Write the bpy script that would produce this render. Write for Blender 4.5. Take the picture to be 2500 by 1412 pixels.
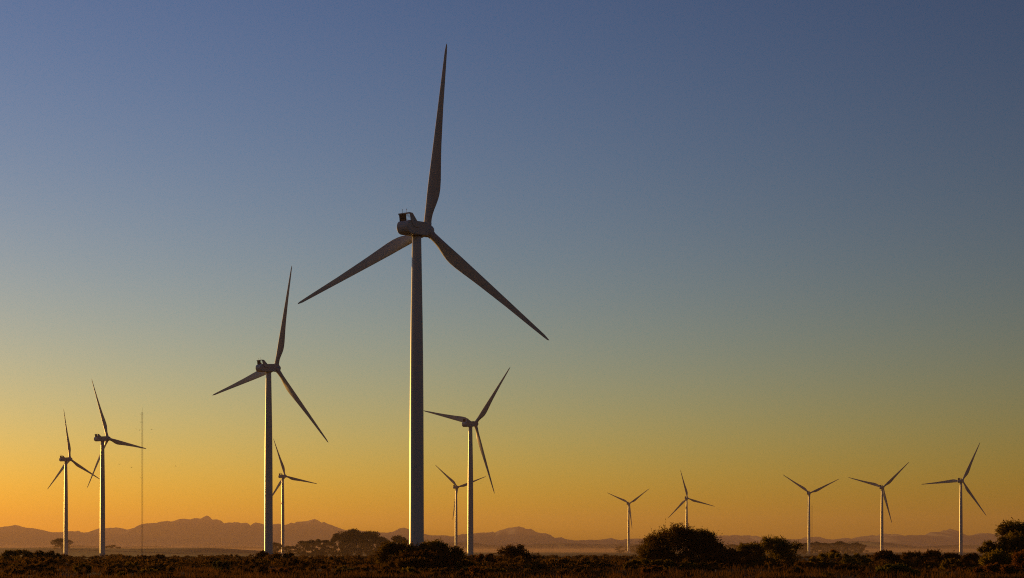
import bpy, bmesh, math, random
import numpy as np
from mathutils import Vector, Matrix

for o in list(bpy.data.objects):
    bpy.data.objects.remove(o)
scene = bpy.context.scene
COL = scene.collection
rad = math.radians

# ------------------------------------------------------------------ camera
LENS, SENSOR = 55.0, 36.0
F = 2500 * LENS / SENSOR            # focal length in pixels of the 2500 px wide photograph
CX, HY, EYE = 1250.0, 1346.0, 2.0   # horizon row and eye height
cam_data = bpy.data.cameras.new('camera')
cam_data.lens, cam_data.sensor_width = LENS, SENSOR
cam_data.shift_y = (HY - 706.0) / 2500.0
cam_data.clip_start, cam_data.clip_end = 0.5, 60000
cam = bpy.data.objects.new('camera', cam_data)
COL.objects.link(cam)
cam.location = (0, 0, EYE)
cam.rotation_euler = (rad(90), 0, 0)
scene.camera = cam

# ------------------------------------------------------------------ sky, sun, exposure
SUN_EL, SUN_AZ = rad(2.5), rad(-43)     # low sun, out of frame to the left
world = bpy.data.worlds.new('World')
scene.world = world
world.use_nodes = True
wn, wl = world.node_tree.nodes, world.node_tree.links
bg = wn['Background']
bg.inputs[1].default_value = 0.1
sky = wn.new('ShaderNodeTexSky')
sky.sky_type = 'NISHITA'
sky.sun_disc = False
sky.sun_elevation, sky.sun_rotation = SUN_EL, SUN_AZ
sky.dust_density, sky.air_density, sky.ozone_density = 0.15, 1.2, 2.0
sep = wn.new('ShaderNodeSeparateColor')
com = wn.new('ShaderNodeCombineColor')
wl.new(sky.outputs[0], sep.inputs[0])
GRADE = [[1.5494, 0.2354, 0.0874, 6.1230], [0.0303, 1.6685, -0.0411, 4.2437], [-0.1777, 0.3026, 1.5124, 5.7294]]
# colour grade of a saturated dusk print: each channel is k * R^a * G^b * B^c of the Nishita sky at strength 0.1
def wmath(op, a, b):
    n = wn.new('ShaderNodeMath'); n.operation = op
    for i, v in enumerate((a, b)):
        if isinstance(v, (int, float)): n.inputs[i].default_value = v
        else: wl.new(v, n.inputs[i])
    return n.outputs[0]
for c, (ea, eb, ec, k) in enumerate(GRADE):
    v = 10.0 * k
    for ch, e in enumerate((ea, eb, ec)):
        v = wmath('MULTIPLY', wmath('POWER', wmath('MULTIPLY', sep.outputs[ch], 0.1), e), v)
    wl.new(v, com.inputs[c])
# away from the sunset the dusk sky falls off into the dim anti-solar side
wtc = wn.new('ShaderNodeTexCoord')
dot = wn.new('ShaderNodeVectorMath'); dot.operation = 'DOT_PRODUCT'
dot.inputs[1].default_value = (math.sin(SUN_AZ), math.cos(SUN_AZ), 0)
mr = wn.new('ShaderNodeMapRange'); mr.interpolation_type = 'SMOOTHSTEP'
mr.inputs[1].default_value, mr.inputs[2].default_value, mr.inputs[3].default_value, mr.inputs[4].default_value = -0.5, 0.97, 0.36, 1.0
vs = wn.new('ShaderNodeVectorMath'); vs.operation = 'SCALE'
wl.new(wtc.outputs['Generated'], dot.inputs[0]); wl.new(dot.outputs['Value'], mr.inputs[0])
wl.new(com.outputs[0], vs.inputs[0]); wl.new(mr.outputs[0], vs.inputs['Scale'])
wl.new(vs.outputs[0], bg.inputs[0])

sun_dir = Vector((math.sin(SUN_AZ) * math.cos(SUN_EL), math.cos(SUN_AZ) * math.cos(SUN_EL), math.sin(SUN_EL)))
sun = bpy.data.lights.new('sun', 'SUN')
sun.energy, sun.angle, sun.color = 5.0, rad(0.5), (1.0, 0.52, 0.11)
sun_ob = bpy.data.objects.new('sun', sun)
COL.objects.link(sun_ob)
sun_ob.rotation_euler = sun_dir.to_track_quat('Z', 'Y').to_euler()
sun_ob.location = (-200, 200, 60)

scene.view_settings.view_transform = 'Standard'
scene.view_settings.look = 'None'
scene.view_settings.exposure = 0.0
scene.view_settings.gamma = 1.0
scene.view_settings.use_curve_mapping = False
scene.cycles.use_denoising = False
scene.cycles.use_adaptive_sampling = False
scene.cycles.filter_width = 1.1
scene.cycles.max_bounces = 6
scene.cycles.transparent_max_bounces = 8
scene.cycles.volume_bounces = 0

# ------------------------------------------------------------------ helpers
def at(px, py, y):
    """the point at depth y that the photograph shows at pixel (px, py)"""
    return Vector(((px - CX) / F * y, y, EYE + (HY - py) / F * y))

def tag(o, label=None, cat=None, group=None, kind=None):
    for k, v in (('label', label), ('category', cat), ('group', group), ('kind', kind)):
        if v: o[k] = v
    return o

def link(name, data, parent=None, mat=None):
    o = bpy.data.objects.new(name, data)
    COL.objects.link(o)
    if parent is not None: o.parent = parent
    if mat is not None and data is not None and not data.materials: data.materials.append(mat)
    return o

def empty(name, loc, label, cat, group=None):
    o = bpy.data.objects.new(name, None)
    COL.objects.link(o)
    o.location = loc
    o.empty_display_size = 0.5
    return tag(o, label, cat, group)

def mesh_np(name, verts, faces, mat, smooth=False):
    """mesh out of arrays; faces is an (n, 3) or (n, 4) array"""
    v = np.asarray(verts, np.float32); f = np.asarray(faces, np.int32)
    me = bpy.data.meshes.new(name)
    me.vertices.add(len(v)); me.vertices.foreach_set('co', v.ravel())
    k = f.shape[1]
    me.loops.add(f.size); me.loops.foreach_set('vertex_index', f.ravel())
    me.polygons.add(len(f))
    me.polygons.foreach_set('loop_start', np.arange(0, f.size, k, dtype=np.int32))
    me.polygons.foreach_set('use_smooth', np.full(len(f), smooth))
    me.update(calc_edges=True); me.validate()
    me.materials.append(mat)
    return me

class MB:
    """collects simple solids into one mesh"""
    def __init__(s): s.bm = bmesh.new()
    def box(s, x0, x1, y0, y1, z0, z1, M=None):
        vs = [s.bm.verts.new(p) for p in ((x0,y0,z0),(x1,y0,z0),(x1,y1,z0),(x0,y1,z0),(x0,y0,z1),(x1,y0,z1),(x1,y1,z1),(x0,y1,z1))]
        if M is not None:
            for v in vs: v.co = M @ v.co
        for f in ((3,2,1,0),(4,5,6,7),(0,1,5,4),(1,2,6,5),(2,3,7,6),(3,0,4,7)):
            s.bm.faces.new([vs[i] for i in f])
        return s
    def tube(s, p, q, r0, r1=None, n=8):
        p, q = Vector(p), Vector(q); r1 = r0 if r1 is None else r1
        d = (q - p).normalized(); a = d.orthogonal().normalized(); b = d.cross(a)
        A, B = [], []
        for i in range(n):
            t = 2 * math.pi * i / n; u = a * math.cos(t) + b * math.sin(t)
            A.append(s.bm.verts.new(p + u * r0)); B.append(s.bm.verts.new(q + u * r1))
        for i in range(n):
            f = s.bm.faces.new((A[i], A[(i+1) % n], B[(i+1) % n], B[i])); f.smooth = n > 5
        s.bm.faces.new(A[::-1]); s.bm.faces.new(B)
        return s
    def lathe(s, prof, n=32, smooth=True):
        """prof: (radius, z) pairs round the z axis"""
        rings = []
        for r, z in prof:
            rings.append([s.bm.verts.new((r*math.cos(2*math.pi*i/n), r*math.sin(2*math.pi*i/n), z)) for i in range(n)])
        for A, B in zip(rings, rings[1:]):
            for i in range(n):
                f = s.bm.faces.new((A[i], A[(i+1) % n], B[(i+1) % n], B[i])); f.smooth = smooth
        s.bm.faces.new(rings[0][::-1]); s.bm.faces.new(rings[-1])
        return s
    def prism(s, poly, x0, x1):
        """poly in (y, z), extruded along x"""
        A = [s.bm.verts.new((x0, y, z)) for y, z in poly]; B = [s.bm.verts.new((x1, y, z)) for y, z in poly]
        n = len(poly)
        for i in range(n): s.bm.faces.new((A[i], A[(i+1) % n], B[(i+1) % n], B[i]))
        s.bm.faces.new(A[::-1]); s.bm.faces.new(B)
        return s
    def bevel(s, w, seg=2):
        bmesh.ops.recalc_face_normals(s.bm, faces=s.bm.faces)
        es = [e for e in s.bm.edges if len(e.link_faces) == 2 and e.calc_face_angle() > rad(40)]
        bmesh.ops.bevel(s.bm, geom=es, offset=w, segments=seg, affect='EDGES', profile=0.5)
        return s
    def mesh(s, name, mat, smooth=None):
        bmesh.ops.recalc_face_normals(s.bm, faces=s.bm.faces)
        if smooth is not None:
            for f in s.bm.faces: f.smooth = smooth
        me = bpy.data.meshes.new(name); s.bm.to_mesh(me); s.bm.free()
        me.materials.append(mat)
        return me

# ------------------------------------------------------------------ materials
def principled(name, rgb, rough=0.6, metal=0.0, spec=0.5):
    m = bpy.data.materials.new(name); m.use_nodes = True
    b = m.node_tree.nodes['Principled BSDF']
    b.inputs['Base Color'].default_value = (*rgb, 1)
    b.inputs['Roughness'].default_value = rough
    b.inputs['Metallic'].default_value = metal
    b.inputs['Specular IOR Level'].default_value = spec
    return m, b

def noisy(name, c0, c1, scale, rough=0.8, spec=0.3, stretch=(1, 1, 1), detail=4, metal=0.0):
    m, b = principled(name, c0, rough, metal, spec)
    n, l = m.node_tree.nodes, m.node_tree.links
    tc = n.new('ShaderNodeTexCoord'); mp = n.new('ShaderNodeMapping'); mp.inputs['Scale'].default_value = stretch
    nz = n.new('ShaderNodeTexNoise'); nz.inputs['Scale'].default_value = scale; nz.inputs['Detail'].default_value = detail
    rp = n.new('ShaderNodeValToRGB')
    rp.color_ramp.elements[0].position, rp.color_ramp.elements[1].position = 0.35, 0.68
    rp.color_ramp.elements[0].color = (*c0, 1); rp.color_ramp.elements[1].color = (*c1, 1)
    l.new(tc.outputs['Object'], mp.inputs[0]); l.new(mp.outputs[0], nz.inputs[0])
    l.new(nz.outputs[0], rp.inputs[0]); l.new(rp.outputs[0], b.inputs['Base Color'])
    return m

def leaf_mat(name, c0, c1, scale=1.2, trans=0.45):
    """leaves: diffuse + light shining through, colour varying by clump and by plant"""
    m = bpy.data.materials.new(name); m.use_nodes = True
    n, l = m.node_tree.nodes, m.node_tree.links
    n.remove(n['Principled BSDF'])
    out = n['Material Output']
    tc = n.new('ShaderNodeTexCoord')
    nz = n.new('ShaderNodeTexNoise'); nz.inputs['Scale'].default_value = scale; nz.inputs['Detail'].default_value = 5
    nz.inputs['Roughness'].default_value = 0.7
    oi = n.new('ShaderNodeObjectInfo')
    ad = n.new('ShaderNodeMath'); ad.operation = 'MULTIPLY_ADD'; ad.inputs[1].default_value = 0.3; ad.inputs[2].default_value = -0.15
    sm = n.new('ShaderNodeMath'); sm.operation = 'ADD'
    rp = n.new('ShaderNodeValToRGB')
    rp.color_ramp.elements[0].position, rp.color_ramp.elements[1].position = 0.32, 0.70
    rp.color_ramp.elements[0].color = (*c0, 1); rp.color_ramp.elements[1].color = (*c1, 1)
    l.new(tc.outputs['Object'], nz.inputs[0])
    l.new(oi.outputs['Random'], ad.inputs[0]); l.new(ad.outputs[0], sm.inputs[1]); l.new(nz.outputs[0], sm.inputs[0])
    l.new(sm.outputs[0], rp.inputs[0])
    d = n.new('ShaderNodeBsdfDiffuse'); t = n.new('ShaderNodeBsdfTranslucent'); mx = n.new('ShaderNodeMixShader')
    mx.inputs[0].default_value = trans
    tr = n.new('ShaderNodeMix'); tr.data_type = 'RGBA'; tr.blend_type = 'MULTIPLY'; tr.inputs[0].default_value = 1.0   # leaves let yellow light through
    tr.inputs[7].default_value = (1.9, 1.65, 1.0, 1)
    l.new(rp.outputs[0], tr.inputs[6])
    l.new(rp.outputs[0], d.inputs[0]); l.new(tr.outputs[2], t.inputs[0])
    l.new(d.outputs[0], mx.inputs[1]); l.new(t.outputs[0], mx.inputs[2]); l.new(mx.outputs[0], out.inputs[0])
    return m

M_TOWER = noisy('tower_paint', (0.62, 0.62, 0.61), (0.70, 0.70, 0.69), 0.25, rough=0.30, spec=0.5, stretch=(1, 1, 0.12), )
M_BLADE = noisy('blade_gelcoat', (0.50, 0.49, 0.49), (0.58, 0.57, 0.57), 0.3, rough=0.4, spec=0.45)
M_NACELLE = noisy('nacelle_shell', (0.54, 0.535, 0.53), (0.62, 0.615, 0.61), 0.5, rough=0.45, spec=0.45)
M_DARK, _ = principled('dark_metal', (0.03, 0.03, 0.03), 0.6, 0.3)
M_RADIATOR, _ = principled('radiator_black', (0.025, 0.022, 0.02), 0.7)
M_GALV, _ = principled('galvanised_steel', (0.06, 0.06, 0.06), 0.5, 0.6)
M_CABINET, _ = principled('white_cabinet_paint', (0.75, 0.75, 0.73), 0.4)
M_CONCRETE = noisy('concrete', (0.26, 0.25, 0.23), (0.36, 0.34, 0.31), 1.5, rough=0.9)
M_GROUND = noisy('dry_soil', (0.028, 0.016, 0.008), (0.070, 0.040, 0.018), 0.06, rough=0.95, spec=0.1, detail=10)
M_ROCK = noisy('mountain_rock', (0.13, 0.13, 0.16), (0.17, 0.17, 0.205), 0.0015, rough=1.0, spec=0.0, detail=8)
M_HILL = noisy('hill_scrub', (0.09, 0.09, 0.085), (0.14, 0.135, 0.12), 0.01, rough=1.0, spec=0.0, detail=8)
M_STEM = noisy('shrub_wood', (0.035, 0.025, 0.017), (0.07, 0.05, 0.032), 8, rough=0.9, spec=0.1)
M_BARK = noisy('tree_bark', (0.06, 0.048, 0.038), (0.14, 0.11, 0.085), 1.5, rough=0.9, spec=0.1, stretch=(1, 1, 0.2))
M_POST = noisy('weathered_post', (0.25, 0.20, 0.15), (0.38, 0.32, 0.25), 6, rough=0.9, stretch=(1, 1, .2))
M_BIRD, _ = principled('bird_feathers', (0.02, 0.018, 0.016), 0.8)
L_OLIVE = leaf_mat('leaf_olive', (0.055, 0.032, 0.009), (0.18, 0.140, 0.022))
L_DARK = leaf_mat('leaf_dark', (0.040, 0.020, 0.008), (0.12, 0.072, 0.018))
L_RUST = leaf_mat('leaf_rust', (0.035, 0.017, 0.006), (0.17, 0.075, 0.020))
L_PALE = leaf_mat('leaf_pale', (0.055, 0.055, 0.012), (0.15, 0.135, 0.030), trans=0.4)
L_GREY = leaf_mat('leaf_grey', (0.028, 0.030, 0.016), (0.075, 0.075, 0.040))
L_TREE = leaf_mat('leaf_gum', (0.020, 0.016, 0.009), (0.050, 0.040, 0.018), scale=0.2, trans=0.25)
L_GRASS = leaf_mat('dry_grass', (0.04, 0.021, 0.007), (0.135, 0.068, 0.020), scale=0.15, trans=0.4)

# ------------------------------------------------------------------ ground
def smooth01(a, b, x):
    t = np.clip((x - a) / (b - a), 0, 1)
    return t * t * (3 - 2 * t)

GD = [0, 300, 500, 700, 950, 1400, 1700, 2100, 2700, 4000, 16000]
GZ = [0, 0.1, -0.2, -1.0, -2.0, -2.8, -2.5, -1.7, -0.9, -1.0, -2.5]
def ground_z(x, y):
    z = np.interp(y, GD, GZ)
    z = z + 8.6 * np.exp(-((y - 2150) / 260.0) ** 2) * (1 - smooth01(-430, -270, x)) * (0.93 + 0.07 * np.sin(x / 37.0) * np.sin(x / 91.0 + 1))
    near = 1 - smooth01(220, 400, np.hypot(x, y))
    return z + near * 0.12 * (np.sin(x / 5.3 + 1.1) * np.cos(y / 7.1) + 0.6 * np.sin(x / 2.1 + y / 3.3))
def gz(x, y): return float(ground_z(np.float64(x), np.float64(y)))

def build_ground():
    az_f = np.radians(np.linspace(-30, 30, 241)); az_b = np.radians(np.linspace(30, 330, 61))[1:]
    az = np.concatenate([az_f, az_b[:-1]])
    r = np.concatenate([np.linspace(4, 400, 133), np.geomspace(410, 3200, 120), np.geomspace(3300, 15400, 30)])
    A, Rr = np.meshgrid(az, r)
    x, y = Rr * np.sin(A), Rr * np.cos(A)
    v = np.stack([x, y, ground_z(x, y)], -1).reshape(-1, 3)
    n = len(az); faces = []
    i = np.arange(len(r) - 1)[:, None]; j = np.arange(n)[None, :]
    a = i * n + j; b = i * n + (j + 1) % n
    f = np.stack([a, a + n, b + n, b], -1).reshape(-1, 4)
    c = len(v)
    v = np.vstack([v, [[0, 0, gz(0, 0)]]])
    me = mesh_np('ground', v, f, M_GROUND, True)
    o = link('ground', me); tag(o, kind='structure')
    bm = bmesh.new(); bm.from_mesh(me); bm.verts.ensure_lookup_table()
    for k in range(n): bm.faces.new((bm.verts[c], bm.verts[k], bm.verts[(k + 1) % n]))
    bmesh.ops.recalc_face_normals(bm, faces=bm.faces)
    bm.to_mesh(me); bm.free()
    for p in me.polygons: p.use_smooth = True
build_ground()

# ------------------------------------------------------------------ mountains and hills
def ridge(name, pts, Y, front, back, mat, jag, seed, ext):
    """a range whose crest follows the skyline pts (photo pixels) at depth Y, with spurs and gullies down both flanks"""
    rng = np.random.default_rng(seed)
    pts = [(ext[0], 1346)] + pts + [(ext[1], 1346)]
    px = np.array([p[0] for p in pts], float); py = np.array([p[1] for p in pts], float)
    u = np.arange(px[0], px[-1], 3.0)
    y = np.interp(u, px, py)
    jit = np.interp(u, u[::2], rng.normal(0, 1, len(u[::2]))) * jag + np.interp(u, u[::7], rng.normal(0, 1, len(u[::7]))) * jag
    h = (HY - y + jit * np.clip((HY - y) / 30, 0, 1)) / F * Y + EYE + 3
    X = (u - CX) / F * Y
    vs = np.concatenate([np.linspace(-1, 0, 15), np.linspace(0, 1, 8)[1:]])
    rows = []
    wig = sum(rng.normal(0, 1) * np.sin(u / w + rng.uniform(0, 6)) for w in (9, 17, 31, 60, 110))
    wig2 = sum(rng.normal(0, 1) * np.sin(u / w + rng.uniform(0, 6)) for w in (6, 13, 23, 47))
    for v in vs:
        d = front if v < 0 else back
        a = abs(v)
        prof = (1 - a) ** 1.35
        z = h * prof * (1 + 0.10 * (wig * math.sin(a * 3.1) + wig2 * math.sin(a * 6.3)) * (a < 1) * (a > 0.12)) if a > 0 else h
        z = np.minimum(z, h * (1 - 0.35 * a)) if a > 0 else z
        rows.append(np.stack([X, np.full_like(X, Y + v * d), z - 3.5], -1))
    v = np.array(rows); m, n = v.shape[:2]
    i = np.arange(m - 1)[:, None]; j = np.arange(n - 1)[None, :]
    a = i * n + j
    f = np.stack([a, a + 1, a + n + 1, a + n], -1).reshape(-1, 4)
    o = link(name, mesh_np(name, v.reshape(-1, 3), f, mat, True))
    tag(o, kind='structure')

RANGE = [(-200,1300),(-60,1292),(0,1287),(20,1285),(38,1282),(48,1284),(62,1289),(88,1291),(110,1296),(130,1300),(150,1299),(175,1297),(185,1298),(191,1296),(198,1300),(210,1300),(225,1298),(240,1291),(262,1289),(280,1288),(300,1290),(310,1293),(330,1289),(350,1290),(362,1284),(375,1279),(395,1275),(418,1273),(430,1271),(440,1267),(452,1266),(465,1268),(475,1265),(490,1267),(498,1262),(505,1259),(512,1262),(518,1269),(530,1268),(540,1272),(547,1278),(560,1276),(566,1278),(575,1275),(590,1278),(596,1277),(604,1277),(609,1281),(613,1287),(617,1280),(622,1276),(632,1277),(645,1281),(665,1281),(680,1278),(690,1281),(700,1283),(715,1279),(725,1274),(750,1272),(762,1269),(768,1267),(775,1270),(785,1277),(790,1274),(800,1279),(815,1284),(835,1292),(850,1295),(880,1296),(905,1299),(950,1301),(965,1296),(975,1290),(980,1291),(985,1288),(992,1290),(998,1293),(1036,1304),(1060,1308),(1085,1307),(1105,1310),(1125,1305),(1150,1304),(1170,1301),(1195,1300),(1203,1298),(1208,1301),(1220,1295),(1240,1289),(1268,1285),(1278,1288),(1284,1292),(1295,1291),(1312,1300),(1335,1303),(1345,1307),(1355,1314),(1370,1311),(1380,1316),(1395,1318),(1402,1320),(1430,1319),(1465,1318),(1480,1316),(1492,1313),(1505,1317),(1520,1318),(1530,1315),(1560,1315),(1640,1312),(1745,1308),(1768,1307),(1780,1309),(1793,1306),(1805,1308),(1830,1308),(1845,1311),(1860,1313),(1880,1316),(1935,1317),(1955,1316),(1965,1312),(1975,1311),(2003,1311),(2008,1316),(2035,1318),(2050,1315),(2065,1313),(2078,1315),(2095,1311),(2115,1309),(2130,1307),(2145,1310),(2160,1303),(2175,1304),(2195,1310),(2203,1312),(2215,1307),(2225,1306),(2240,1307),(2250,1306),(2260,1307),(2270,1300),(2295,1298),(2303,1294),(2310,1296),(2318,1291),(2326,1293),(2338,1300),(2352,1307),(2370,1308),(2390,1303),(2410,1301),(2425,1303),(2440,1309),(2500,1315),(2600,1310),(2750,1318)]
ridge('mountains', RANGE, 13500, 2600, 1500, M_ROCK, 0.35, 3, (-420, 3000))
HILLS = [(-250,1336),(100,1337),(190,1331),(240,1336),(380,1333),(430,1337),(560,1334),(700,1337),(900,1336),(1000,1333),(1060,1328),(1095,1325),(1150,1323),(1180,1329),(1220,1332),(1290,1330),(1320,1328),(1395,1326),(1440,1329),(1490,1329),(1520,1327),(1580,1329),(1700,1330),(1850,1331),(1980,1331),(2050,1328),(2075,1324),(2095,1320),(2115,1323),(2150,1328),(2200,1332),(2240,1335),(2300,1332),(2340,1330),(2380,1332),(2450,1337),(2700,1336)]
ridge('hills', HILLS, 7200, 1500, 1200, M_HILL, 0.12, 5, (-500, 3000))

# ------------------------------------------------------------------ wind turbines
def blade_mesh():
    """span along +z from the hub centre, chord along x (trailing edge +x), thickness along y"""
    R0, R1 = 1.1, 45.0
    st = [1.1, 2.0, 3.0, 4.2, 5.4, 6.6, 7.8, 9.0, 10.5, 12.5, 15, 18, 21, 24, 27, 30, 33, 36, 39, 41.5, 43.2, 44.2, 44.7, 45.0]
    chord = np.interp(st, [1.1, 3.0, 4.2, 5.4, 6.6, 7.8, 9.0, 10.5, 12.5, 15, 20, 30, 39, 43.2, 44.2, 44.7, 45], [1.9, 1.9, 2.1, 2.45, 2.85, 3.2, 3.42, 3.5, 3.4, 3.1, 2.5, 1.62, 1.0, .68, .48, .3, .06])
    lead = np.interp(st, [1.1, 3.0, 9.0, 12.5, 30, 43.2, 45], [-.95, -.95, -1.0, -.98, -.62, -.34, -.10])
    thick = np.interp(st, [1.1, 3.0, 5.4, 9.0, 15, 30, 45], [1.0, 1.0, .62, .36, .25, .18, .15])
    blend = np.interp(st, [1.1, 3.0, 8.5], [0, 0, 1])
    twist = np.radians(np.interp(st, [1.1, 9, 20, 45], [11, 10, 4, -1]))
    n = 20; rings = []
    for s, c, le, t, b, tw in zip(st, chord, lead, thick, blend, twist):
        ring = []
        for i in range(n):
            a = 2 * math.pi * i / n
            cx = 0.5 - 0.5 * math.cos(a)                      # 0 at the leading edge, 1 at the trailing edge
            circ = math.sin(a) * 0.5
            foil = (1 if a < math.pi else -0.75) * 5 * 0.2 * (0.2969 * math.sqrt(cx) - 0.126 * cx - 0.3516 * cx**2 + 0.2843 * cx**3 - 0.1036 * cx**4) * 2.4
            yy = (circ * (1 - b) + foil * b) * t * c
            xx = le + cx * c
            pre = 0.5 * (s / 45) ** 2 
            ring.append((xx * math.cos(tw) - yy * math.sin(tw), xx * math.sin(tw) + yy * math.cos(tw) + pre * 0, s))
        rings.append(ring)
    v = np.array(rings).reshape(-1, 3); m = len(rings)
    i = np.arange(m - 1)[:, None]; j = np.arange(n)[None, :]
    f = np.stack([i * n + j, i * n + (j + 1) % n, (i + 1) * n + (j + 1) % n, (i + 1) * n + j], -1).reshape(-1, 4)
    return mesh_np('blade', v, f, M_BLADE, True)

def turbine_meshes():
    D = {}
    D['blade'] = blade_mesh()
    # nacelle frame: x to the right seen from behind, y forward along the shaft, z up; origin on the tower axis at shaft height
    prof = [(-4.7, 1.68), (-5.3, 1.5), (-5.75, 1.1), (-6.0, .55), (-6.1, 0), (-6.0, -.55), (-5.75, -1.05), (-5.3, -1.4), (-4.6, -1.6),
            (-1.2, -1.62), (1.9, -1.6), (2.6, -1.5), (2.75, -1.1), (2.75, 1.3), (2.5, 1.62), (1.5, 1.72)]
    m = MB(); m.prism(prof, -1.72, 1.72); m.bevel(0.22, 3)
    D['nacelle'] = m.mesh('nacelle', M_NACELLE)
    for p in D['nacelle'].polygons: p.use_smooth = False
    m = MB()
    m.bm.free()
    for s, key in ((-1, 'seam_far'), (1, 'seam_near')):     # the fold line of the cowling on each flank
        m = MB(); m.prism([(-4.65, 1.5), (-3.71, .17), (-3.65, .10), (-1.3, -.08), (-1.3, .04), (-3.6, .2), (-4.53, 1.5)], s * 1.69, s * 1.76)
        D[key] = m.mesh('cowling_seam', M_DARK)
    m = MB()
    fin = [(-4.55, 1.6), (-1.9, 1.6), (-3.75, 3.42), (-5.0, 3.52), (-5.1, 3.2), (-4.75, 3.1)]
    for s in (-1, 1):
        m.prism([(y, z) for y, z in fin], s * 1.62 - 0.09, s * 1.62 + 0.09)
    m.box(-1.53, 1.53, -5.05, -4.35, 3.24, 3.5)
    D['cooler_frame'] = m.mesh('cooler_frame', M_NACELLE)
    m = MB()
    m.box(-1.5, .35, -4.95, -4.6, 1.66, 3.24)
    for k in range(5): m.box(.36, 1.5, -4.85, -4.7, 1.85 + k * .29, 1.92 + k * .29)
    D['radiator'] = m.mesh('radiator', M_RADIATOR)
    m = MB(); m.tube((0, 0, 0), (0, 0, .75), .045, .03); m.tube((0, 0, .75), (0, 0, .95), .09, .07)
    D['antenna'] = m.mesh('antenna', M_DARK)
    m = MB(); m.lathe([(1.28, -1.5), (1.42, -1.25), (1.62, -.9), (1.66, 0), (1.6, .7), (1.38, 1.35), (1.0, 1.85), (.5, 2.15), (.05, 2.25)], 32)
    D['hub'] = m.mesh('hub', M_NACELLE)
    m = MB(); m.tube((0, 0, 1.0), (0, 0, 2.05), 1.05, 1.02, 24)
    D['blade_collar'] = m.mesh('blade_collar', M_NACELLE)
    m = MB(); m.lathe([(1.32, -1.9), (1.32, -1.35), (1.25, -1.3)], 28)
    D['yaw_ring'] = m.mesh('yaw_ring', M_DARK)
    m = MB()
    m.box(-1.80, -1.68, -.5, .5, 1.5, 3.7)
    D['door'] = m.mesh('door', M_DARK)
    m = MB()
    for k in range(7): m.box(-1.95 - .3 * (7 - k), -1.65 - .3 * (7 - k) + .02, -.55, .55, .03 + .2 * k, .1 + .2 * k)
    m.box(-1.98, -1.7, -.6, .6, 1.4, 1.47)
    for s in (-.6, .6):
        m.tube((-4.0, s, .1), (-1.9, s, 1.45), .06); m.tube((-4.0, s, 1.0), (-1.9, s, 2.4), .035)
        for q in (0, .5, 1): m.tube((-4.0 + 2.1 * q, s, .1 + 1.35 * q), (-4.0 + 2.1 * q, s, 1.0 + 1.4 * q), .035)
    D['entrance_stairs'] = m.mesh('entrance_stairs', M_CABINET)
    m = MB(); m.lathe([(3.0, -1.0), (3.0, .08), (2.9, .14), (1.9, .16)], 32, False)
    D['foundation'] = m.mesh('foundation', M_CONCRETE)
    return D
TM = turbine_meshes()

def tower_mesh(H):
    top = H - 1.62
    fr = [(0, 1.80), (.004, 1.80), (.2, 1.76), (.33, 1.73), (.48, 1.69), (.62, 1.61), (.75, 1.48), (.88, 1.30), (1, 1.13)]
    hs = np.linspace(0, 1, 28)
    rs = np.interp(hs, [a for a, b in fr], [b for a, b in fr])
    m = MB(); m.lathe([(r, h * top) for r, h in zip(rs, hs)], 40)
    for k in (.27, .53, .78):                                    # flanged section joints
        r = float(np.interp(k, hs, rs)) + .006
        z = k * top
        for a, b in ((z - .06, z + .06),):
            ring = [[m.bm.verts.new(((r - e) * math.cos(2*math.pi*i/40), (r - e) * math.sin(2*math.pi*i/40), zz)) for i in range(40)] for zz, e in ((a, .03), (a, 0), (b, 0), (b, .03))]
            for A, B in zip(ring, ring[1:]):
                for i in range(40): m.bm.faces.new((A[i], A[(i+1) % 40], B[(i+1) % 40], B[i]))
    return m.mesh('tower', M_TOWER)

OVERHANG, TILT = 4.3, rad(5)
def turbine(X, Y, hz, yaw, phase, label):
    g = gz(X, Y)
    t = empty('wind_turbine', (X, Y, g), label, 'wind turbine', 'wind turbines of the wind farm')
    link('foundation', TM['foundation'], t)
    tw = link('tower', tower_mesh(hz - g), t)
    link('door', TM['door'], tw); link('entrance_stairs', TM['entrance_stairs'], tw); 
    A = rad(yaw)
    a = Vector((math.sin(A) * math.cos(TILT), math.cos(A) * math.cos(TILT), math.sin(TILT)))
    r = Vector((math.cos(A), -math.sin(A), 0)); u = r.cross(a)
    O = Vector((0, 0, hz - g))
    def mat(x, y, z, o):
        M = Matrix((x, y, z)).transposed().to_4x4(); M.translation = o; return M
    nac = link('nacelle', TM['nacelle'], t); nac.matrix_local = mat(r, a, u, O)
    yr = link('yaw_ring', TM['yaw_ring'], t); yr.location = O
    for k, q in (('cowling_seam', 'seam_far'), ('cowling_seam', 'seam_near'), ('cooler_frame', 'cooler_frame'), ('radiator', 'radiator')): link(k, TM[q], nac)
    for x, y in ((-.75, -4.6), (.55, -4.6)):
        an = link('antenna', TM['antenna'], nac); an.location = (x, y, 3.5)
    hub = link('hub', TM['hub'], t); hub.matrix_local = mat(r, -u, a, O + a * OVERHANG)
    for k in range(3):
        f = rad(phase) + k * 2 * math.pi / 3
        d = math.cos(f) * u + math.sin(f) * r
        tn = math.cos(f) * r - math.sin(f) * u
        b = link('blade', TM['blade'], t); b.matrix_local = mat(tn, d.cross(tn), d, O + a * OVERHANG)
        c = link('blade_collar', TM['blade_collar'], b)
    return t

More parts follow.
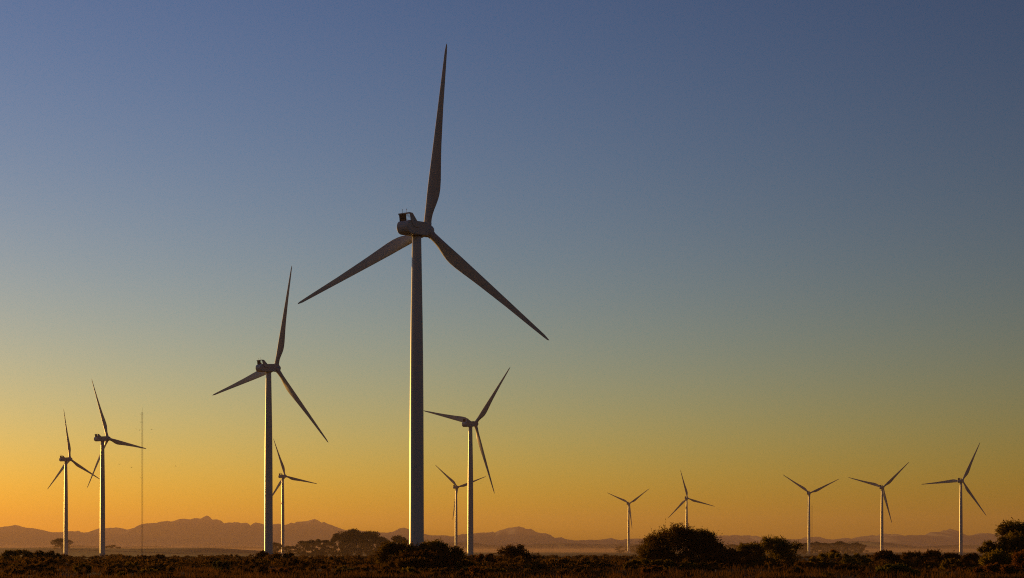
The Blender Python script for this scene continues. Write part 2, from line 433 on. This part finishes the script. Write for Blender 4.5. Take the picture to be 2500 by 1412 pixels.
for args in (
    (-393.4, 1379.8, 82.93, 38.5, -5.0, 'leftmost white wind turbine, beside the slightly taller one in front of the thin mast'),
    (-285.0, 1089.0, 80.18, 41.4, -18.5, 'wind turbine second from the left, one blade reaching right across the thin lattice mast'),
    (-105.4, 677.5, 81.26, 40.0, 18.5, 'second tallest wind turbine, left of the tallest one, with one blade pointing nearly straight up'),
    (-256.9, 1753.9, 85.80, 29.6, -17.8, 'small far wind turbine peeking out just right of the second tallest turbine tower'),
    (-23.5, 385.6, 81.37, 32.1, 11.1, 'tallest and nearest wind turbine, dominating the picture with its grey nacelle and dark cooler'),
    (-74.0, 2076.0, 86.71, 26.6, -47.3, 'small far wind turbine between the tallest tower and the medium turbine right of it'),
    (-25.4, 957.2, 79.72, 41.2, -76.2, 'medium wind turbine just right of the tallest, one blade ending at the tall tower'),
    (201.5, 2702.3, 84.02, 24.1, -64.4, 'smallest wind turbine, its whole thin tower visible left of the big round bush'),
    (268.3, 2401.6, 82.84, 22.9, -13.2, 'wind turbine whose tower foot is hidden behind the big round bush'),
    (405.7, 2136.8, 80.99, 24.0, -54.7, 'wind turbine with blades in a wide V beside the thin far mast and tree row'),
    (452.7, 1914.0, 79.74, 28.2, -72.8, 'second wind turbine from the right edge, its foot behind low bushes'),
    (475.7, 1657.6, 76.23, 34.5, -93.3, 'rightmost wind turbine, a blade pointing level to the left')):
    turbine(*args)

# ------------------------------------------------------------------ met masts, cabinets
def mast(px, Y, ytop, yspike, w, label):
    b = at(px, HY, Y); g = gz(b.x, Y)
    t = empty('met_mast', (b.x, Y, g), label, 'mast')
    H = EYE + (HY - ytop) / F * Y - g
    m = MB(); k = w / 1.732
    legs = [Vector((k * math.cos(a), k * math.sin(a), 0)) for a in (rad(90), rad(210), rad(330))]
    for l in legs: m.tube(l, l + Vector((0, 0, H)), .05, n=5)
    n = int(H / 2.2)
    for i in range(n):
        z0, z1 = H * i / n, H * (i + 1) / n
        for j in range(3):
            p, q = legs[j], legs[(j + 1) % 3]
            if i % 2: p, q = q, p
            m.tube(p + Vector((0, 0, z0)), q + Vector((0, 0, z1)), .022, n=4)
            m.tube(p + Vector((0, 0, z1)), q + Vector((0, 0, z1)), .02, n=4)
    link('lattice', m.mesh('lattice', M_GALV), t)
    m = MB(); m.tube((0, 0, H - .5), (0, 0, H + (ytop - yspike) / F * Y), .06, .04, 6)
    link('spike', m.mesh('spike', M_GALV), t)
    for hz_ in (.55, .75, .93, .985):
        m = MB(); z = H * hz_
        m.tube((0, 0, z), (-1.6, -.4, z), .04, n=5); m.tube((-1.6, -.4, z), (-1.6, -.4, z + .5), .03, n=5); m.tube((-1.6, -.4, z + .5), (-1.6, -.4, z + .68), .14, n=8)
        link('sensor_boom', m.mesh('sensor_boom', M_GALV), t)
    m = MB(); m.box(-.8, .8, -.8, .8, -.5, .12)
    link('base_block', m.mesh('base_block', M_CONCRETE), t)
mast(347.5, 1150, 1007, 995, 1.15, 'tall thin lattice mast standing right of the two left turbines')
mast(1982.5, 2560, 1235, 1228, 1.1, 'faint thin lattice mast just right of the turbine with blades in a wide V')

def cabinet(px, Y, w, h, label):
    b = at(px, HY, Y); g = gz(b.x, Y)
    t = empty('equipment_cabinet', (b.x, Y, g), label, 'cabinet')
    m = MB(); m.box(-w/2, w/2, -w/2, w/2, .2, h); m.bevel(.04, 2); link('housing', m.mesh('housing', M_CABINET), t)
    m = MB(); m.box(-w/2 - .06, w/2 + .06, -w/2 - .06, w/2 + .06, h, h + .1); link('roof', m.mesh('roof', M_CABINET), t)
    m = MB(); m.box(-w*.4, w*.4, -w/2 - .03, -w/2 - .002, .3, h - .12); link('door', m.mesh('door', M_CABINET), t)
    m = MB(); m.box(-w/2 - .1, w/2 + .1, -w/2 - .1, w/2 + .1, -.3, .2); link('plinth', m.mesh('plinth', M_CONCRETE), t)
cabinet(347, 1135, 1.1, 1.9, 'small white cabinet catching the sun at the foot of the tall thin mast')
cabinet(1539, 2690, 2.0, 2.4, 'small white cabinet at the foot of the smallest turbine')

# ------------------------------------------------------------------ foliage generators
def rand_dirs(rng, n):
    v = rng.normal(size=(n, 3)); return v / np.linalg.norm(v, axis=1)[:, None]

def leaf_quads(rng, base, dirs, length, width):
    """rhombic leaves: base point, direction, length and width arrays"""
    n = len(base)
    side = np.cross(dirs, rand_dirs(rng, n)); side /= np.linalg.norm(side, axis=1)[:, None] + 1e-9
    L, W = length[:, None], width[:, None]
    mid = base + dirs * L * 0.5
    v = np.stack([base, mid + side * W * .5, base + dirs * L, mid - side * W * .5], 1).reshape(-1, 3)
    f = np.arange(4 * n).reshape(-1, 4)
    return v, f

def shrub_leaves(rng, w, d, h, lobes, twigs, per, leaf, upright=0.5, spiky=0.4, bare=0.0):
    """a shrub: lobes over a half dome, each carrying leafy twigs that reach out and up"""
    V, tips = [], []
    cs = []
    for k in range(lobes):
        az = 2 * math.pi * (k * 0.618 + rng.uniform(0, .3)); q = math.sqrt((k + rng.uniform(0, 1)) / lobes)
        dome = (1 - (q * .93) ** 5) ** .5
        s = rng.uniform(.16, .29) * min(h, .75 * w)
        z = dome * h * rng.uniform(.82, 1.0) - s if k % 5 not in (1, 3) else dome * h * rng.uniform(.12, .55)
        cs.append((np.array([q * math.cos(az) * (w / 2 - s * .7), q * math.sin(az) * (d / 2 - s * .7), max(s * .45, z)]), s))
    nt = twigs // lobes
    for c, s in cs:
        dr = rand_dirs(rng, nt); dr[:, 2] = dr[:, 2] * .9 + upright * rng.uniform(0, 1, nt)
        dr += np.array([c[0] / w, c[1] / d, 0.0]) * .7
        dr /= np.linalg.norm(dr, axis=1)[:, None]
        st = c + rand_dirs(rng, nt) * s * rng.uniform(.1, .8, (nt, 1)) * np.array([1.2, 1.2, .95])
        ln = s * rng.uniform(.25, .5, nt) * (1 + spiky * (rng.uniform(0, 1, nt) > .82))
        bend = rand_dirs(rng, nt) * .25
        for k in range(per):
            t = (k + 1) / per
            p = st + dr * (ln * t)[:, None] + bend * (ln * t * t)[:, None]
            ld = dr * .75 + rand_dirs(rng, nt) * .8
            if k == per - 1: ld = dr + rand_dirs(rng, nt) * .3
            ld /= np.linalg.norm(ld, axis=1)[:, None]
            keep = p[:, 2] > 0.02
            lsz = leaf * rng.uniform(.7, 1.3, nt)
            V.append((p[keep], ld[keep], lsz[keep], lsz[keep] * .42))
    base = np.vstack([a for a, *_ in V]); dirs = np.vstack([b for _, b, *_ in V])
    L = np.concatenate([c for _, _, c, _ in V]); W = np.concatenate([c for *_, c in V])
    return leaf_quads(rng, base, dirs, L, W), cs

def shrub_stems(rng, cs, r):
    m = MB()
    for c, s in cs:
        b = Vector((c[0] * .15 + rng.normal() * .1, c[1] * .15 + rng.normal() * .1, -.1))
        mid = Vector((c[0] * .6, c[1] * .6, c[2] * .45)) + Vector(rng.normal(0, .06, 3))
        e = Vector(c)
        m.tube(b, mid, r, r * .7, 5); m.tube(mid, e, r * .7, r * .35, 5)
        for _ in range(3):
            m.tube(e, e + Vector(rng.normal(0, 1, 3) + np.array([0, 0, .5])).normalized() * s * .7, r * .3, r * .12, 4)
    return m.mesh('stems', M_STEM)

def shrub(px0, px1, ytop, Y, mat, label, seed, lobes=14, twigs=1600, per=7, leaf=.15, depth=.8, cat='bush', **kw):
    """a shrub spanning the photo columns px0..px1, its top at row ytop, standing at depth Y"""
    rng = np.random.default_rng(seed)
    w = (px1 - px0) / F * Y; x = ((px0 + px1) / 2 - CX) / F * Y; g = gz(x, Y)
    h = EYE + (HY - ytop) / F * Y - g
    (v, f), cs = shrub_leaves(rng, w, w * depth, h, lobes, twigs, per, leaf, **kw)
    v[:, 2] *= h / max(.1, np.percentile(v[:, 2], 99.75)); v[:, 0] *= w / max(.1, np.percentile(v[:, 0], 99.5) - np.percentile(v[:, 0], .5))
    t = empty('shrub', (x, Y, g), label, cat)
    link('foliage', mesh_np('foliage', v, f, mat), t)
    link('stems', shrub_stems(rng, cs, .045), t)
    return t

NOTABLE = [
    # px0, px1, ytop, Y, material, label, seed, lobes, twigs
    (918, 1034, 1324, 152, L_OLIVE, 'rounded olive bush in front of the tallest turbine tower, its left half', 11, 18, 2600),
    (1022, 1130, 1321, 158, L_OLIVE, 'rounded olive bush right of the tallest tower, touching the thin far turbine tower', 12, 18, 2400),
    (1215, 1316, 1330, 195, L_DARK, 'spiky dark bush standing alone right of the medium turbine', 13, 16, 1500),
    (1562, 1758, 1283, 172, L_OLIVE, 'biggest round bush, hiding the foot of a turbine', 14, 34, 5200),
    (1562, 1652, 1306, 174, L_OLIVE, 'left shoulder bush leaning on the biggest round bush, its sunlit side', 46, 12, 1900),
    (1688, 1768, 1297, 173, L_OLIVE, 'right shoulder bush leaning on the biggest round bush, lower than its top', 47, 12, 1900),
    (1728, 1780, 1325, 170, L_DARK, 'small dark bush leaning on the right side of the biggest round bush', 15, 8, 900),
    (1843, 1956, 1311, 182, L_OLIVE, 'tall dark bush just left of the turbine with blades in a wide V', 16, 16, 2400),
    (1742, 1862, 1338, 168, L_RUST, 'low rusty bush between the biggest bush and the tall dark one', 17, 14, 1500),
    (1794, 1872, 1325, 181, L_OLIVE, 'olive flank bush on the left side of the tall dark bush', 48, 12, 1300),
    (2428, 2560, 1273, 138, L_OLIVE, 'tall bush cut off by the right edge of the photo', 18, 22, 3400),
    (2392, 2452, 1322, 134, L_OLIVE, 'lower olive bush leaning on the tall bush at the right edge', 19, 10, 1200),
    (2140, 2240, 1377, 112, L_PALE, 'pale sunlit shrub at the bottom edge, left of the rightmost turbine', 20, 12, 900),
    (2436, 2545, 1302, 133, L_OLIVE, 'middle mass of bush at the right edge, below its tallest top', 41, 16, 2200),
    (2398, 2492, 1344, 127, L_OLIVE, 'lower olive shoulder of the bushes at the right edge, above the bottom corner shrub', 42, 12, 1500),
    (2470, 2580, 1338, 122, L_RUST, 'brown bush cut by the right edge, just above the bottom corner shrub', 43, 12, 1500),
    (978, 1084, 1327, 149, L_OLIVE, 'olive bush right in front of the tallest tower, middle of its clump', 44, 16, 2200),
    (960, 1120, 1347, 140, L_DARK, 'dark low bush filling the front of the clump below the tallest tower', 45, 16, 2000),
    (2384, 2530, 1378, 116, L_RUST, 'brown leafy shrub in the bottom right corner', 21, 14, 1500),
    (2134, 2205, 1344, 205, L_DARK, 'dark bush in front of the second turbine from the right', 22, 10, 1100),
    (2200, 2262, 1346, 200, L_DARK, 'spiky dark bush between the two rightmost turbines, left one of two', 23, 10, 900),
    (2252, 2318, 1343, 210, L_DARK, 'spiky dark bush between the two rightmost turbines, right one of two', 24, 10, 900),
    (2300, 2362, 1350, 196, L_DARK, 'dark bush covering the foot of the rightmost turbine', 25, 10, 1000),
    (2348, 2405, 1351, 190, L_DARK, 'low dark bush just right of the rightmost turbine foot', 26, 9, 900),
    (6, 84, 1343, 232, L_OLIVE, 'broad green bush at the left edge of the photo', 27, 13, 1500),
    (70, 152, 1345, 238, L_OLIVE, 'broad green bush just left of the leftmost turbine foot', 28, 13, 1500),
    (622, 668, 1345, 225, L_DARK, 'small spiky dark bush at the foot of the second tallest turbine', 29, 8, 600),
    (650, 730, 1351, 215, L_DARK, 'low dark bush right of the second tallest turbine foot', 30, 11, 1100),
    (2022, 2062, 1343, 225, L_RUST, 'small brown bush below the row of far trees', 31, 8, 700),
    (1985, 2125, 1350, 200, L_OLIVE, 'wide low bush below the right end of the far tree row', 32, 14, 1600),
    (1530, 1710, 1366, 148, L_OLIVE, 'low wide bush in front of the biggest round bush', 33, 16, 2200),
    (935, 1090, 1362, 135, L_DARK, 'dark brown bush in front of the two olive bushes below the tallest tower', 34, 16, 2000),
    (325, 372, 1357, 205, L_DARK, 'low dark bush hiding the foot of the tall thin mast', 35, 8, 700),
    (378, 412, 1354, 230, L_DARK, 'small dark bush right of the tall thin mast', 36, 8, 600),
    (1155, 1235, 1352, 200, L_RUST, 'low rusty bush just right of the medium turbine foot', 37, 11, 1100),
]
for px0, px1, yt, Y, mt, lab, sd, lb, tg in NOTABLE:
    sp = 1.1 if 'spiky' in lab else .45
    shrub(px0, px1, yt, Y, mt, lab, sd, int(lb * 1.7), int(tg * 1.25), leaf=.11 + .0003 * Y, spiky=sp, upright=.9 if 'spiky' in lab or 'pale' in lab else .55)

# low shrubs of the foreground scrub: a few kinds, copied
def low_proto(seed, mat, w, h, lobes, twigs, up):
    rng = np.random.default_rng(seed)
    (v, f), cs = shrub_leaves(rng, w, w * .9, h, lobes, twigs, 5, .13, upright=up, spiky=.6)
    v[:, 2] *= h / np.percentile(v[:, 2], 99)
    return mesh_np('foliage', v, f, mat)
KINDS = [
    ('low dark brown heath shrub of the foreground scrub', 'low dark shrubs of the foreground scrub', [low_proto(s, L_DARK, 2.6, 1.0, 9, 700, .4) for s in (101, 102, 103)], .50),
    ('low olive heath shrub of the foreground scrub', 'low olive shrubs of the foreground scrub', [low_proto(s, L_OLIVE, 2.2, 1.0, 8, 650, .6) for s in (104, 105)], .20),
    ('low rusty brown heath shrub of the foreground scrub', 'low rusty shrubs of the foreground scrub', [low_proto(s, L_RUST, 2.3, .85, 8, 600, .6) for s in (106, 107)], .20),
    ('low grey green heath shrub of the foreground scrub', 'low grey green shrubs of the foreground scrub', [low_proto(s, L_GREY, 1.8, .9, 8, 650, .7) for s in (108, 109)], .10),
]
rnd = random.Random(7)
spots = []
tries = 0
while len(spots) < 265 and tries < 20000:
    tries += 1
    Y = 108 + 92 * rnd.random() ** 1.3
    px = rnd.uniform(-30, 2530)
    x = (px - CX) / F * Y
    if all((x - a) ** 2 + ((Y - b) * .8) ** 2 > 3.6 for a, b in spots): spots.append((x, Y))
for x, Y in spots:
    r = rnd.random(); acc = 0
    for lab, grp, ms, pr in KINDS:
        acc += pr
        if r <= acc: break
    o = link('heath_shrub', rnd.choice(ms))
    s = min(1.15, .5 * (1 - rnd.random()) ** -.36) * (.85 if Y < 122 else 1)
    o.location = (x, Y, gz(x, Y) - .03); o.rotation_euler = (0, 0, rnd.uniform(0, 6.28))
    o.scale = (s * rnd.uniform(.9, 1.3), s, s * rnd.uniform(.7, 1.15))
    tag(o, lab, 'shrub', grp)

# the uncountable scrub beyond, and the dry grass between the shrubs
def scrub_mass():
    rng = np.random.default_rng(77)
    protos = []
    for k in range(5):
        (v, f), _ = shrub_leaves(rng, 2.8, 2.6, 1.1, 8, 130, 3, .30, upright=.5, spiky=.5)
        v[:, 2] *= 1.0 / np.percentile(v[:, 2], 99)
        protos.append(v)
    out = []
    n = 3400
    Y = 165 + 620 * rng.uniform(0, 1, n) ** 1.5
    px = rng.uniform(-120, 2620, n)
    for i in range(n):
        x = (px[i] - CX) / F * Y[i]
        v = protos[rng.integers(5)].copy()
        a = rng.uniform(0, 6.28); s = min(1.3, .42 * (1 - rng.uniform(0, 1)) ** -.36)
        c, sn = math.cos(a) * s, math.sin(a) * s
        xy = np.stack([v[:, 0] * c - v[:, 1] * sn, v[:, 0] * sn + v[:, 1] * c], 1)
        out.append(np.column_stack([xy[:, 0] + x, xy[:, 1] + Y[i], v[:, 2] * s * rng.uniform(.7, 1.1) + gz(x, Y[i]) - .05]))
    v = np.vstack(out)
    return mesh_np('scrub', v, np.arange(len(v)).reshape(-1, 4), L_SCRUB)
L_SCRUB = leaf_mat('leaf_scrub', (0.030, 0.017, 0.006), (0.11, 0.064, 0.018), scale=0.09)
tag(link('scrub', scrub_mass()), 'dense low scrub stretching from behind the foreground shrubs to the turbines', 'scrub', kind='stuff')

def grass_mass():
    rng = np.random.default_rng(5)
    n = 21000
    Y = 100 + 170 * rng.uniform(0, 1, n) ** 1.5
    x = (rng.uniform(-120, 2620, n) - CX) / F * Y
    dens = np.sin(x / 6.1 + 1) * np.sin(Y / 9.0 + x / 14) + .5 * np.sin(x / 2.3 + Y / 4)
    keep = dens + rng.normal(0, .6, n) > -.35
    x, Y = x[keep], Y[keep]; n = len(x)
    per = 9
    bx = np.repeat(x, per) + rng.normal(0, .14, n * per); by = np.repeat(Y, per) + rng.normal(0, .14, n * per)
    base = np.column_stack([bx, by, ground_z(bx, by) - .02])
    d = np.column_stack([rng.normal(0, .28, n * per), rng.normal(0, .28, n * per), np.ones(n * per)])
    d /= np.linalg.norm(d, axis=1)[:, None]
    L = rng.uniform(.25, .62, n * per) * np.repeat(rng.uniform(.6, 1.2, n), per)
    v, f = leaf_quads(rng, base, d, L, np.full(n * per, .035))
    return mesh_np('grass', v, f, L_GRASS)
tag(link('grass', grass_mass()), 'dry orange grass between the foreground shrubs', 'grass', kind='stuff')

# ------------------------------------------------------------------ far gum trees
def tree_meshes(seed, w, h, kind):
    """umbrella crowned gum: forked trunk, spreading limbs, leaf pads with gaps between"""
    rng = np.random.default_rng(seed)
    m = MB(); V = []
    fork = h * (.24 if kind == 'wide' else .34)
    r0 = .028 * h
    m.tube((0, 0, -.5), (0.02 * h, 0, fork), r0, r0 * .75, 8)
    npad = 36 if kind == 'wide' else 26
    for k in range(npad):
        az = 2 * math.pi * (k * .618); q = math.sqrt((k + .5) / npad)
        top = math.sqrt(max(0, 1 - (q * .93) ** 2))
        z = h * (.46 + .46 * top * rng.uniform(.82, 1.0)) if rng.uniform() < .55 else h * rng.uniform(.06, .60)
        c = np.array([q * math.cos(az) * w * .44, q * math.sin(az) * w * .40, z]) + rng.normal(0, .02 * w, 3)
        e = Vector(c); b = Vector((0.02 * h, 0, fork * rng.uniform(.8, 1)))
        mid = b.lerp(e, .5) + Vector((0, 0, -.05 * h)) + Vector(rng.normal(0, .02 * h, 3))
        m.tube(b, mid, r0 * .42, r0 * .28, 5); m.tube(mid, e, r0 * .28, r0 * .1, 5)
        s = rng.uniform(.085, .15) * w
        n = 210
        dr = rand_dirs(rng, n); rr = rng.uniform(.2, 1, (n, 1)) ** .5
        p = c + dr * rr * np.array([s, s, s * .72])
        ld = dr * .6 + rand_dirs(rng, n); ld[:, 2] -= .1; ld /= np.linalg.norm(ld, axis=1)[:, None]
        V.append((p, ld, np.full(n, .055 * h) * rng.uniform(.6, 1.3, n)))
    base = np.vstack([a for a, *_ in V]); dirs = np.vstack([b for _, b, _ in V]); L = np.concatenate([c for *_, c in V])
    v, f = leaf_quads(rng, base, dirs, L, L * .45)
    v[:, 2] *= h / np.percentile(v[:, 2], 99.8)
    return m.mesh('trunk', M_BARK), mesh_np('crown', v, f, L_TREE)
TP = [tree_meshes(s, 20, 18, 'wide') for s in (201, 202, 203)] + [tree_meshes(s, 12, 16, 'slim') for s in (204, 205, 206)]

TREES = [
    # px, width px, ytop, Y, proto, label, group
    (150, 44, 1315, 2040, 0, 'dark tree on the far rise behind the leftmost turbine tower', None),
    (672, 30, 1325, 1560, 1, 'small far tree between the towers of the second tallest turbine and the one behind it', None),
    (708, 34, 1333, 1520, 2, 'low far tree just right of the small turbine behind the second tallest', None),
    (742, 36, 1321, 1500, 1, 'leftmost tree of the lower left part of the hazy grove', 'trees of the hazy grove'),
    (763, 38, 1319, 1490, 3, 'far tree left of the middle in the lower left part of the hazy grove', 'trees of the hazy grove'),
    (786, 36, 1317, 1510, 4, 'slim far tree topping the lower left part of the hazy grove', 'trees of the hazy grove'),
    (805, 34, 1324, 1530, 2, 'low far tree where the lower part of the hazy grove meets the tall part', 'trees of the hazy grove'),
    (836, 50, 1298, 1500, 0, 'tall far tree on the left side of the big hazy grove', 'trees of the hazy grove'),
    (858, 54, 1292, 1480, 1, 'tallest far tree topping the big hazy grove', 'trees of the hazy grove'),
    (880, 48, 1299, 1520, 2, 'far tree in the dip of the big hazy grove between its two tops', 'trees of the hazy grove'),
    (904, 52, 1297, 1490, 0, 'tall far tree forming the right hand top of the big hazy grove', 'trees of the hazy grove'),
    (925, 42, 1310, 1500, 1, 'sloping far tree on the right side of the big hazy grove', 'trees of the hazy grove'),
    (940, 26, 1318, 1480, 4, 'slim far tree at the right end of the big hazy grove', 'trees of the hazy grove'),
    (973, 40, 1308, 1330, 0, 'lone tree with open crown above the bush left of the tallest tower', None),
    (1514, 20, 1334, 2900, 4, 'small faint far tree just left of the smallest turbine', None),
    (1541, 26, 1333, 2880, 2, 'small faint far tree just behind the foot of the smallest turbine', None),
    (1558, 26, 1331, 2860, 1, 'small faint far tree at the left side of the biggest bush', None),
]
for i, (px, yt, wd) in enumerate(((1784, 1329, 30), (1803, 1331, 28), (1820, 1326, 32), (1840, 1328, 28), (1862, 1329, 30))):
    TREES.append((px, wd, yt, 2280 + 25 * (i % 3), i % 6, 'hazy tree of the far row seen between the biggest bush and the tall dark bush', 'far tree row left of the tall dark bush'))
ROW = ('leftmost hazy tree of the far row behind the wide V turbine', 'hazy tree just left of the wide V turbine tower', 'hazy tree just right of the wide V turbine tower and thin mast',
       'flat topped hazy tree in the left half of the far tree row', 'hazy tree at the middle of the far tree row', 'peaked hazy tree with small umbrella top in the far tree row',
       'hazy tree right of the umbrella topped tree in the far row', 'last but one hazy tree at the right end of the far tree row', 'round hazy tree ending the far tree row on the right')
for i, ((px, yt, wd), lab) in enumerate(zip(((1957, 1327, 30), (1969, 1326, 28), (1990, 1323, 34), (2010, 1326, 30), (2030, 1326, 30), (2050, 1322, 34), (2069, 1327, 28), (2088, 1325, 32), (2103, 1328, 26)), ROW)):
    TREES.append((px, wd, yt, 2260 + 20 * (i % 4), (i * 2 + 1) % 6, lab, 'far tree row behind the wide V turbine'))
rnd = random.Random(3)
for px, wd, yt, Y, pr, lab, grp in TREES:
    x = (px - CX) / F * Y; g = gz(x, Y)
    h = EYE + (HY - yt) / F * Y - g; w = 1.2 * wd / F * Y
    t = empty('gum_tree', (x, Y, g), lab, 'tree', grp)
    pw, ph = (20, 18) if pr < 3 else (12, 16)
    t.scale = (w / pw, w / pw, h / ph); t.rotation_euler = (0, 0, rnd.uniform(0, 6.28))
    link('trunk', TP[pr][0], t); link('crown', TP[pr][1], t)
# dome shaped far bush on the rise
shrub(258, 292, 1331, 2080, L_DARK, 'dome shaped dark bush on the far rise right of the second turbine tower', 61, 10, 700, leaf=1.0)

# ------------------------------------------------------------------ stakes in the grass
def stake_mesh():
    m = MB(); m.tube((0, 0, -.3), (.02, 0, .36), .055, .05, 7); m.tube((.02, 0, .36), (.035, .01, .62), .05, .042, 7); m.tube((.035, .01, .62), (.036, .01, .66), .042, .02, 7)
    return m.mesh('stake', M_POST)
SM = stake_mesh()
for px, yt, Y, lean, lab in ((1749, 1391, 119, .02, 'short weathered stake in the grass below the biggest bush, leftmost of four'),
                             (1802, 1397, 117, -.14, 'short weathered stake in the grass, second from left of four'),
                             (1855, 1398, 115, -.2, 'short leaning stake in the grass below the tall dark bush, third of four'),
                             (1920, 1403, 113, -.05, 'short weathered stake in the grass, rightmost of four')):
    b = at(px, yt, Y); o = link('wooden_stake', SM)
    o.location = (b.x, Y, b.z - .64); o.rotation_euler = (0, lean, rnd.uniform(0, 3))
    tag(o, lab, 'stake', 'short stakes in the grass')

# ------------------------------------------------------------------ birds
def bird_mesh():
    bm = bmesh.new()
    prof = [(-.34, .0, .012), (-.22, .05, .03), (-.08, .075, .07), (.06, .085, .085), (.16, .06, .06), (.23, .05, .052), (.28, .03, .03), (.34, .004, .006)]
    n = 8; rings = []
    for y, rx, rz in prof:
        rings.append([bm.verts.new(((rx + .002) * math.cos(2*math.pi*i/n), y, rz * math.sin(2*math.pi*i/n))) for i in range(n)])
    for A, B in zip(rings, rings[1:]):
        for i in range(n): bm.faces.new((A[i], A[(i+1) % n], B[(i+1) % n], B[i]))
    for s in (-1, 1):                                           # wings, raised in a shallow V
        top = [(.05, .12, .03), (.3, .16, .16), (.62, .02, .12), (.66, -.04, .11), (.34, -.06, .14), (.05, -.1, .02)]
        T = [bm.verts.new((s * x, y, z + .012)) for x, y, z in top]; U = [bm.verts.new((s * x, y, z - .012)) for x, y, z in top]
        bm.faces.new(T); bm.faces.new(U[::-1])
        for i in range(6): bm.faces.new((T[i], U[i], U[(i+1) % 6], T[(i+1) % 6]))
    tl = [(-.03, -.3), (.03, -.3), (.09, -.5), (-.09, -.5)]
    T = [bm.verts.new((x, y, .008)) for x, y in tl]; U = [bm.verts.new((x, y, -.008)) for x, y in tl]
    bm.faces.new(T); bm.faces.new(U[::-1])
    for i in range(4): bm.faces.new((T[i], U[i], U[(i+1) % 4], T[(i+1) % 4]))
    bmesh.ops.recalc_face_normals(bm, faces=bm.faces)
    me = bpy.data.meshes.new('bird'); bm.to_mesh(me); bm.free(); me.materials.append(M_BIRD)
    return me
BM = bird_mesh()
for px, py, lab in ((333, 1048, 'tiny dark bird flying left of the thin mast, farther from it of the close pair'), (341, 1050.5, 'tiny dark bird flying closest to the thin mast on its left'),
                    (370, 1049, 'tiny dark bird flying just right of the thin mast top'), (292, 1134, 'tiny dark bird flying low between the second turbine tower and the thin mast, left one'),
                    (321, 1141.5, 'tiny dark bird flying low left of the thin mast, right one of the lower pair'), (429, 1138.5, 'tiny dark bird flying alone far right of the thin mast')):
    o = link('bird', BM); o.location = at(px, py, 760 + rnd.uniform(-60, 60))
    o.rotation_euler = (0, rnd.uniform(-.3, .3), rnd.uniform(.3, 1.2))
    tag(o, lab, 'bird', 'birds flying round the thin mast')

# ------------------------------------------------------------------ haze
def haze_box(name, x0, x1, y0, y1, z0, z1, density, color, aniso):
    m = MB(); m.box(x0, x1, y0, y1, z0, z1)
    mt = bpy.data.materials.new(name); mt.use_nodes = True
    n, l = mt.node_tree.nodes, mt.node_tree.links
    n.remove(n['Principled BSDF'])
    v = n.new('ShaderNodeVolumePrincipled')
    v.inputs['Color'].default_value = (*color, 1); v.inputs['Density'].default_value = density; v.inputs['Anisotropy'].default_value = aniso
    l.new(v.outputs[0], n['Material Output'].inputs['Volume'])
    o = link(name, m.mesh(name, mt)); tag(o, kind='stuff')
    return o
haze_box('haze', -15800, 15800, -15800, 15800, -6.0, 345, 5.2e-5, (.84, .60, .48), 0.3)
# thin mist lying over the far plain
haze_box('ground_mist', -5000, 5000, 1180, 11000, -5.5, 9, 1.1e-4, (.88, .58, .38), 0.3)
